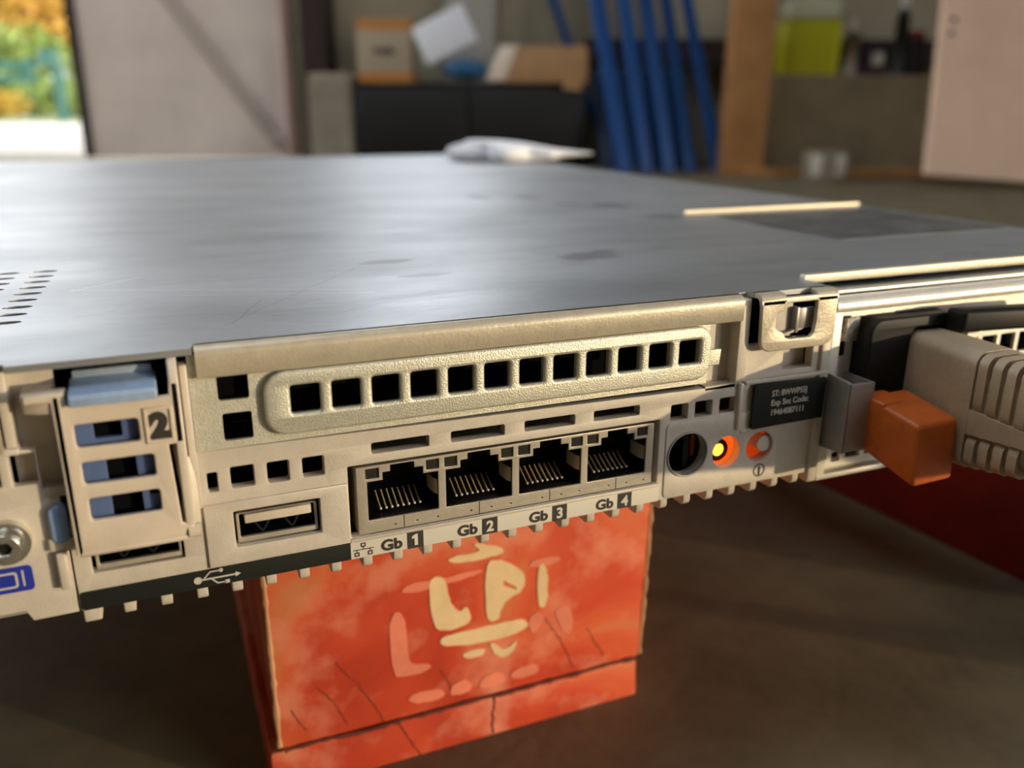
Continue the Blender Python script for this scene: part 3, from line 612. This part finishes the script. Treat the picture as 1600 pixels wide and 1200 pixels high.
# second support at the right
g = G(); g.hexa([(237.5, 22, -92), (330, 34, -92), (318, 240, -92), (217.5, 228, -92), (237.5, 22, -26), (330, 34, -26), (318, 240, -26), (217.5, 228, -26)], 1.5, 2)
ob = g.build('timber_block', M['redshade'], None, org=(270, 130, -92)); ob.location = (.270, .130, 0)
tag(ob, 'red timber block with its shade painted in, on the floor right of the server, behind the power cord', 'block')

# ------------------------------------------------------------------ workshop background
def bthing(name, u, v, z, label, cat, group=None, rz=0): return empty(name, W(u, v, z), label, cat, YAW+rz, group)
def one(g, name, m, u, v, z, label, cat, group=None, rz=0, unit=1, **k):
    o = g.build(name, M[m], None, unit=unit, **k); o.location = W(u, v, z); o.rotation_euler = (0, 0, YAW+rz); return tag(o, label, cat, group)
def pt(g, name, m, par, **k): return g.build(name, M[m], par, unit=1, **k)
M['cab'] = mat('black_cabinet', (.010, .009, .008), .55, noise=.3, nscale=9)
M['carton'] = mat('cream_carton', (.50, .40, .27), .7); M['cartonorange'] = mat('orange_print', (.62, .25, .05), .7); M['darkprint'] = mat('dark_print', (.10, .07, .09), .7)
M['foam'] = mat('white_foam', (.93, .94, .98), .8); M['bag'] = mat('blue_plastic_bag', (.03, .14, .30), .35)
M['kraft'] = mat('kraft_cardboard', (.48, .27, .12), .75, noise=.1, nscale=20); M['kraftlit'] = mat('box_end_painted_lit', (.95, .80, .64), .7)  # box end paler: doorway light put into its colour
M['bframe'] = mat('blue_painted_steel', (.012, .085, .30), .38); M['wood'] = mat('orange_wood_post', (.46, .22, .07), .65, noise=.2, nscale=12)
M['rust'] = mat('dark_rust_steel', (.035, .018, .014), .7); M['concrete'] = mat('grey_concrete', (.33, .28, .21), .85, noise=.2, nscale=12)
M['jug'] = mat('clear_jug_plastic', (.62, .60, .40), .3); M['liquid'] = mat('yellow_green_liquid', (.60, .58, .03), .2)
M['whitep'] = mat('white_bottle_plastic', (.75, .68, .58), .5); M['purple'] = mat('dark_purple_label', (.05, .025, .04), .5); M['steelblue'] = mat('grey_can', (.12, .13, .14), .4); M['redcap'] = mat('red_cap', (.28, .03, .02), .5)
M['pinkboard'] = mat('pinkish_worn_board', (.92, .64, .44), .7, noise=.08, nscale=6); M['rim'] = mat('pink_trim', (.50, .33, .27), .7)
M['panelgrey'] = mat('grey_wall_panel', (.45, .42, .36), .7); M['brace'] = mat('brown_grey_brace', (.58, .49, .42), .7)
# walls
def wall_u(u0, u1, v0, v1, wu0, wu1, z0, z1):
    g = G(); g.box(u0, u1, v0, v1, 0, z0); g.box(u0, u1, v0, v1, z1, 2.6); g.box(u0, wu0, v0, v1, z0, z1); g.box(wu1, u1, v0, v1, z0, z1)
    n = int((wu1-wu0)/.6)
    for k in range(1, n): g.box(wu0+(wu1-wu0)*k/n-.02, wu0+(wu1-wu0)*k/n+.02, v0+.03, v1-.03, z0, z1)
    return g
place(struct(wall_u(-.68, 2.6, 2.62, 2.74, -.55, -.05, .62, 2.0), 'wall_back', M['cladding'], smooth=False))  # unseen high opening added so the lid reflects sky
place(struct(G().box(-3.3, 2.7, -4.3, -4.2, 0, 2.6), 'wall_front', M['cladding'], smooth=False))
g = G(); g.box(-3.3, -3.2, -4.2, 3.0, 0, 1.1); g.box(-3.3, -3.2, -4.2, 3.0, 2.4, 2.6); g.box(-3.3, -3.2, -4.2, .3, 1.1, 2.4); g.box(-3.3, -3.2, 2.7, 3.0, 1.1, 2.4)  # high opening added out of view to light the door and background
for k in range(1, 4): g.box(-3.28, -3.22, .3+.6*k-.02, .3+.6*k+.02, 1.1, 2.4)
place(struct(g, 'wall_left', M['cladding'], smooth=False))
g = G(); g.box(2.6, 2.7, -.40, 3.0, 0, 2.6); g.box(2.6, 2.7, -4.2, -1.9, 0, 2.6); g.box(2.6, 2.7, -1.9, -.40, 2.1, 2.6)
place(struct(g, 'wall_right', M['cladding'], smooth=False))
place(struct(G().box(-3.2, -.56, 2.62, 2.74, 2.1, 2.6), 'trim_1', M['cladding'], smooth=False))
# low block wall with a ledge
o = one(G().box(.61, 1.60, 2.26, 2.60, 0, .234, .004), 'block_ledge', 'wall', 0, 0, 0, 'low dirty block ledge along the back wall behind the wooden post', 'ledge', smooth=False)
o = one(G().box(.2, 1.9, 2.52, 2.60, .262, .335, .004), 'steel_rail', 'rust', 0, 0, 0, 'dark rusty steel rail running along the back wall', 'rail', smooth=False)
# open door leaf
d = tag(bthing('door_1', -1.235, 2.60, 0, 'tall weathered grey door leaf standing open', 'door'), kind='structure')
del d['label'], d['category']
pt(G().box(0, .60, 0, .045, .012, 2.05, .004), 'door_board', 'door', d, smooth=False)
pt(G().box(-.018, .008, -.01, .05, .012, 2.05, .003), 'door_edge', 'rust', d, smooth=False)
pt(G().box(.582, .606, -.012, .055, .012, 2.05, .003), 'door_stile', 'rim', d, smooth=False)
g = G(); g.hexa([(.535, -.016, .05), (.575, -.016, .05), (.575, 0, .05), (.535, 0, .05), (-.43+.535+.135, -.016, .46), (-.43+.575+.135, -.016, .46), (-.43+.575+.135, 0, .46), (-.43+.535+.135, 0, .46)]); pt(g, 'diagonal_brace', 'brace', d, smooth=False)
# frame post and grey column left of the cabinet
one(G().box(-.565, -.50, 2.44, 2.60, 0, 2.6, .004), 'steel_post', 'rust', 0, 0, 0, 'dark steel post between the door leaf and the back wall', 'post', smooth=False)
one(G().box(-.525, -.412, 2.31, 2.42, 0, .236, .012), 'concrete_pier', 'concrete', 0, 0, 0, 'short grey pier left of the black cabinet', 'pier', smooth=False)
# black cabinet
c = bthing('cabinet', -.11, 2.32, 0, 'low black cabinet carrying the boxes and the white foam sheet', 'cabinet')
pt(G().box(-.298, .300, 0, .24, 0, .208, .006), 'cabinet_body', 'cab', c); pt(G().box(-.302, .304, -.006, .245, .208, .214, .002), 'cabinet_top', 'cab', c)
for s in (-1, 1): pt(G().box(s*.15-.146, s*.15+.146, -.012, 0, .012, .198, .003), 'cabinet_door', 'cab', c)
# carton with orange bands
c = bthing('printed_carton', -.332, 2.42, .214, 'cream carton with orange bands standing on the cabinet', 'box')
pt(G().box(-.07, .07, -.06, .06, 0, .155, .003), 'carton_body', 'carton', c)
pt(G().box(-.0705, .0705, -.0607, .0607, .0, .026), 'orange_band', 'cartonorange', c, smooth=False); pt(G().box(-.0705, .0705, -.0607, .0607, .129, .153), 'orange_band', 'cartonorange', c, smooth=False)
pt(G().plate(soft([(-.035, .075), (-.02, .088), (.0, .080), (.012, .09), (.03, .078), (.02, .066), (-.01, .07)], 2), [], -.0615, -.0603), 'printed_mark', 'darkprint', c)
# tilted white foam sheet
o = one(G().box(-.072, .072, -.012, .012, -.05, .05, .006), 'foam_sheet', 'foam', -.175, 2.36, .330, 'white foam sheet tilted on the cabinet between the carton and the cardboard box', 'foam sheet')
o.rotation_euler = (math.radians(-8), math.radians(-26), YAW)
# leaning pale wall panel behind
one(G().box(-.09, .05, 0, .015, 0, .34, .003), 'wall_panel', 'panelgrey', -.10, 2.55, .214, 'pale grey panel standing behind the white foam sheet', 'panel', smooth=False)
# blue bag
g = G(); g.ball((0, 0, .02), .05, (1.15, .8, .5), 4)
for v in g.bm.verts: v.co += v.co.normalized()*.006*math.sin(v.co.x*170)*math.cos(v.co.y*210+v.co.z*150)
one(g, 'plastic_bag', 'bag', -.125, 2.37, .2265, 'crumpled blue plastic bag on the cabinet below the foam sheet', 'bag')
# cardboard box lying on its side
c = bthing('cardboard_box', .085, 2.355, .2145, 'brown cardboard box with daylight painted on its open end, lying on the cabinet', 'box', rz=math.radians(-8))
pt(G().hexa([(-.125, -.05, 0), (.11, -.05, 0), (.11, .07, 0), (-.125, .07, 0), (-.085, -.05, .086), (.107, -.05, .086), (.107, .07, .086), (-.085, .07, .086)], .003), 'box_body', 'kraft', c)
pt(G().hexa([(-.150, -.052, .004), (-.100, -.052, .004), (-.100, .072, .004), (-.150, .072, .004), (-.112, -.052, .088), (-.066, -.052, .088), (-.066, .072, .088), (-.112, .072, .088)], .003), 'box_flap', 'kraftlit', c)
pt(G().hexa([(.05, -.054, -.016), (.095, -.054, -.020), (.095, -.05, -.020), (.05, -.05, -.016), (.045, -.054, .01), (.10, -.054, .01), (.10, -.05, .01), (.045, -.05, .01)]), 'loose_flap', 'kraft', c, smooth=False)
# blue steel trestles, one frame each
def frame(name, label, a, b, r, m='bframe'):
    g = G(); a = Vector(a); b = Vector(b); d = b-a
    g.box(-r, r, -r*.8, r*.8, 0, d.length, .002, mx=Matrix.Translation(a) @ d.to_track_quat('Z', 'Y').to_matrix().to_4x4())
    o = one(g, name, m, 0, 0, 0, label, 'steel bar', 'blue steel bars leaning against the back wall'); return o
bars = [((.286, 2.588, .0), (.022, 2.596, .66), .013, 'short blue bar leaning at the far left of the blue stack, over the cardboard box'),
 ((.275, 2.16, .0), (.175, 2.50, .66), .017, 'wide blue bar second from the left in the leaning stack'),
 ((.328, 2.17, .0), (.243, 2.50, .72), .016, 'dark blue bar in the middle left of the leaning stack'),
 ((.385, 2.18, .0), (.300, 2.50, .70), .0165, 'broad blue bar in the middle right of the leaning stack'),
 ((.442, 2.20, .0), (.360, 2.50, .66), .014, 'blue bar second from the right in the leaning stack'),
 ((.515, 2.20, .0), (.432, 2.44, .50), .013, 'rightmost blue bar of the leaning stack, splayed beside the wooden post')]
for a, b, r, lb in bars: frame('blue_steel_bar', lb, a, b, r)
g = G(); g.hexa([(.235, 2.36, .0), (.50, 2.36, .0), (.50, 2.375, .0), (.235, 2.375, .0), (.215, 2.49, .25), (.44, 2.49, .25), (.44, 2.505, .25), (.215, 2.505, .25)], .003)
M['bdark'] = mat('deep_blue_sheet', (.006, .035, .11), .5)
one(g, 'blue_steel_plate', 'bdark', 0, 0, 0, 'dark blue steel plate leaning behind the blue bars', 'steel plate')
# wooden post
g = G(); g.hexa([(-.05, -.03, 0), (.045, -.03, 0), (.045, .04, 0), (-.05, .04, 0), (-.042, -.03, 2.6), (.053, -.03, 2.6), (.053, .04, 2.6), (-.042, .04, 2.6)], .003)
one(g, 'wooden_post', 'wood', .553, 2.14, 0, 'orange brown wooden post standing right of the blue bars', 'post')
# things on the ledge
c = bthing('liquid_jug', .748, 2.36, .234, 'large clear jug of yellow green liquid on the ledge', 'jug')
g = G(); rings(g, [(-.062, -.058, .058, .0, .135, .012), (-.068, -.066, .066, .0, .135, .015), (.04, -.066, .066, .0, .135, .015)], 4)
pt(g, 'liquid', 'liquid', c)
g = G(); rings(g, [(-.062, -.06, .06, .135, .18, .012), (.035, -.06, .06, .135, .18, .012)], 4); g.cyl((.01, -.01, .18), (.01, -.01, .20), .02); pt(g, 'jug_shoulder', 'jug', c)
g = G(); g.cyl((.01, -.01, .20), (.01, -.01, .222), .024); pt(g, 'jug_cap', 'rust', c)
def bottle(name, m, capm, u, v, h, r, label, cat='bottle', neck=.35):
    c = bthing(name, u, v, .234, label, cat)
    g = G(); g.cyl((0, 0, 0), (0, 0, h*.72), r); g.cyl((0, 0, h*.72), (0, 0, h*.86), r, r*neck); pt(g, 'bottle_body', m, c)
    pt(G().cyl((0, 0, h*.86), (0, 0, h), r*neck*1.15), 'bottle_cap', capm, c)
bottle('spray_bottle', 'whitep', 'whitep', .862, 2.34, .135, .018, 'small white bottle just right of the yellow green jug')
c = bthing('paint_can', .925, 2.36, .234, 'dark can with a purple label on the ledge', 'can')
pt(G().cyl((0, 0, 0), (0, 0, .075), .036), 'can_body', 'purple', c); pt(G().cyl((0, 0, .075), (0, 0, .082), .037), 'can_lid', 'cab', c); pt(G().plate(rect(-.014, .025, .014, .055, .004), [], -.0385, -.0355), 'can_label', 'whitep', c)
bottle('aerosol_can', 'steelblue', 'whitep', .988, 2.35, .19, .016, 'tall thin grey aerosol can on the ledge', 'can', .6)
bottle('oil_bottle', 'cab', 'redcap', 1.035, 2.37, .11, .030, 'black bottle with a red cap beside the grey aerosol can', 'bottle', .6)
# small white block on the floor
c = bthing('socket_block', .712, 2.02, 0, 'small whitish block on the floor right of the wooden post', 'block')
pt(G().box(-.042, .042, -.03, .03, 0, .062, .004), 'block_case', 'concrete', c)
for s in (-1, 1): pt(G().box(s*.028-.011, s*.028+.011, -.033, -.028, .008, .056, .003), 'block_end', 'whitep', c)
one(G().box(-.25, .5, -.02, .02, 0, .018, .003), 'floor_batten', 'wood', .80, 2.1, 0, 'thin brown batten lying along the foot of the ledge', 'batten', smooth=False)
# leaning pinkish board
c = bthing('leaning_board', .94, 1.78, 0, 'worn pinkish board with screw holes leaning at the right', 'board')
g = G(); g.hexa([(-.105, 0, .028), (.30, 0, .0), (.30, .02, .0), (-.105, .02, .028), (-.062, .13, 1.0-.55), (.42, .13, .45), (.42, .15, .45), (-.062, .15, .45)], .003)
pt(g, 'board_panel', 'pinkboard', c, smooth=False)
for (x, z) in ((-.052, .326), (-.057, .300), (-.083, .050)):
    pt(G().cyl((x, .13*z/.45-.004, z), (x, .13*z/.45+.004, z), .006, n=16), 'screw_hole', 'crack', c)
# white paper on the floor beyond the server lid
g = G(); g.ball((0, 0, 0), 1, (.042, .018, .0075), 4); rp = random.Random(3)
for v in g.bm.verts:
    k = 1+.16*math.sin(v.co.x*190+v.co.y*240)+.12*math.sin(v.co.y*310-v.co.x*120); v.co.x *= k; v.co.y *= k; v.co.z = max(-.0045, v.co.z*(1-.6*v.co.x/.042))
one(g, 'paper_sheet', 'foam', .0, .585, .1268, 'crumpled white paper lying on the far edge of the server lid', 'paper', smooth=False)

# ------------------------------------------------------------------ outdoors beyond the door
M['yard'] = mat('pale_concrete_yard', (.36, .32, .26), .9, noise=.12, nscale=1.2); M['grass'] = mat('sunlit_grass', (.10, .13, .03), .9, noise=.3, nscale=3, col2=(.17, .16, .05))
M['teal'] = mat('teal_green_paint', (.010, .085, .06), .5); M['bark'] = mat('tree_bark', (.12, .08, .05), .9)
place(struct(G().box(-40, 12, 3.0, 8.4, -.1, -.002), 'ground_yard', M['yard'], smooth=False))
place(struct(G().box(-40, 12, 8.4, 60, -.1, -.001), 'ground_lawn', M['grass'], smooth=False))
place(struct(G().box(-40, -3.3, -30, 3.0, -.1, -.002), 'ground_side', M['yard'], smooth=False))
place(struct(G().box(2.7, 40, -30, 3.0, -.1, -.002), 'ground_right', M['yard'], smooth=False))
place(struct(G().box(-3.3, 2.7, -30, -4.2, -.1, -.002), 'ground_front', M['yard'], smooth=False))
c = bthing('bollard', -4.55, 9.1, 0, 'slim teal green bollard on the lawn', 'bollard')
pt(G().cyl((0, 0, 0), (0, 0, .52), .055), 'bollard_post', 'teal', c); pt(G().cyl((-.06, 0, .52), (-.06, 0, .68), .10), 'bollard_head', 'teal', c)
c = bthing('garden_fence', -6.15, 12, 0, 'teal fence panel at the left behind the bollard', 'fence')
for z in (.44, .60): pt(G().box(-2.2, -.1, -.02, .02, z, z+.10), 'fence_rail', 'teal', c, smooth=False)
for x in (-2.1, -1.2, -.25): pt(G().box(x-.04, x+.04, -.03, .03, 0, .74), 'fence_post', 'teal', c, smooth=False)
M['vwhite'] = mat('white_painted_metal', (.85, .85, .86), .4)
c = bthing('parked_car', -9.1, 18, 0, 'white parked car seen beyond the bollard', 'car')
pt(G().box(-1.2, .7, -.6, .6, .28, .80, .12, 3), 'car_body', 'vwhite', c); pt(G().hexa([(-.9, -.5, .78), (.45, -.5, .78), (.45, .5, .78), (-.9, .5, .78), (-.6, -.42, 1.15), (.15, -.42, 1.15), (.15, .42, 1.15), (-.6, .42, 1.15)], .06), 'car_cabin', 'lens', c)
for x in (-.8, .35):
    for y in (-.55, .55): pt(G().cyl((x, y-.08, .28), (x, y+.08, .28), .28), 'wheel', 'black', c)
def leafmat(name, a, b): return mat(name, a, .7, nscale=2.5, col2=b)
M['lf1'] = leafmat('yellow_autumn_leaves', (.34, .19, .012), (.46, .32, .035)); M['lf2'] = leafmat('orange_autumn_leaves', (.40, .19, .02), (.50, .31, .04)); M['lf3'] = leafmat('green_leaves', (.09, .17, .03), (.26, .30, .05))
def tree(name, label, cat, u, v, hb, r, sc, m, n, trunk=.08, rr=None):
    rng = random.Random(hash(label) % 9999 if False else len(label)*31+int(abs(u)*10))
    c = bthing(name, u, v, 0, label, cat, 'trees and bushes beyond the yard')
    g = G()
    for k in range(n):
        d = Vector((rng.gauss(0, 1), rng.gauss(0, 1), rng.gauss(0, 1))).normalized()*(rng.random()**.4)*r
        p = Vector((d.x*sc[0], d.y*sc[1], d.z*sc[2]+hb)); s = r*.13*rng.uniform(.7, 1.4)
        if p.z < .03: p.z = .03+rng.random()*.1
        q = Matrix.Translation(p) @ Matrix.Rotation(rng.random()*6.28, 4, Vector((rng.gauss(0, 1), rng.gauss(0, 1), rng.gauss(0, 1))).normalized())
        vs = [g.bm.verts.new(q @ Vector(t)) for t in ((-s, 0, 0), (0, -s*.5, s*.12), (s, 0, 0), (0, s*.5, s*.12))]; g.bm.faces.new(vs)
    pt(g, 'foliage', m, c, smooth=False)
    g = G(); g.tube([(0, 0, 0), (.02, 0, hb*.5), (0, .02, hb)], trunk, 8, rad=[trunk, trunk*.8, trunk*.5])
    for a in range(4): g.tube([(0, 0, hb*.7), (math.cos(a*1.6)*r*.4, math.sin(a*1.6)*r*.4, hb+r*.3)], trunk*.4, 6)
    pt(g, 'trunk', 'bark', c)
tree('autumn_tree', 'tall yellow autumn tree beyond the parked car', 'tree', -12.9, 25, 3.0, 2.2, (1, 1, .9), 'lf1', 2600, .16)
tree('autumn_tree', 'golden orange autumn tree next to the door edge', 'tree', -10.3, 21, 1.9, 1.15, (1, 1, .9), 'lf2', 1500, .1)
tree('autumn_tree', 'yellow green tree at the far left of the doorway', 'tree', -17.6, 31, 3.4, 2.7, (1, 1, .9), 'lf1', 2400, .16)
tree('green_bush', 'round green bush at the left behind the teal fence', 'bush', -8.5, 15.5, .75, .9, (1.2, 1, .8), 'lf3', 900, .05)
tree('green_bush', 'low green bush behind the bollard', 'bush', -5.6, 11.2, .22, .42, (1.9, 1, .55), 'lf3', 800, .03)
tree('green_bush', 'low yellowish bush left of the bollard', 'bush', -5.9, 10.0, .16, .36, (1.5, 1, .5), 'lf1', 600, .03)
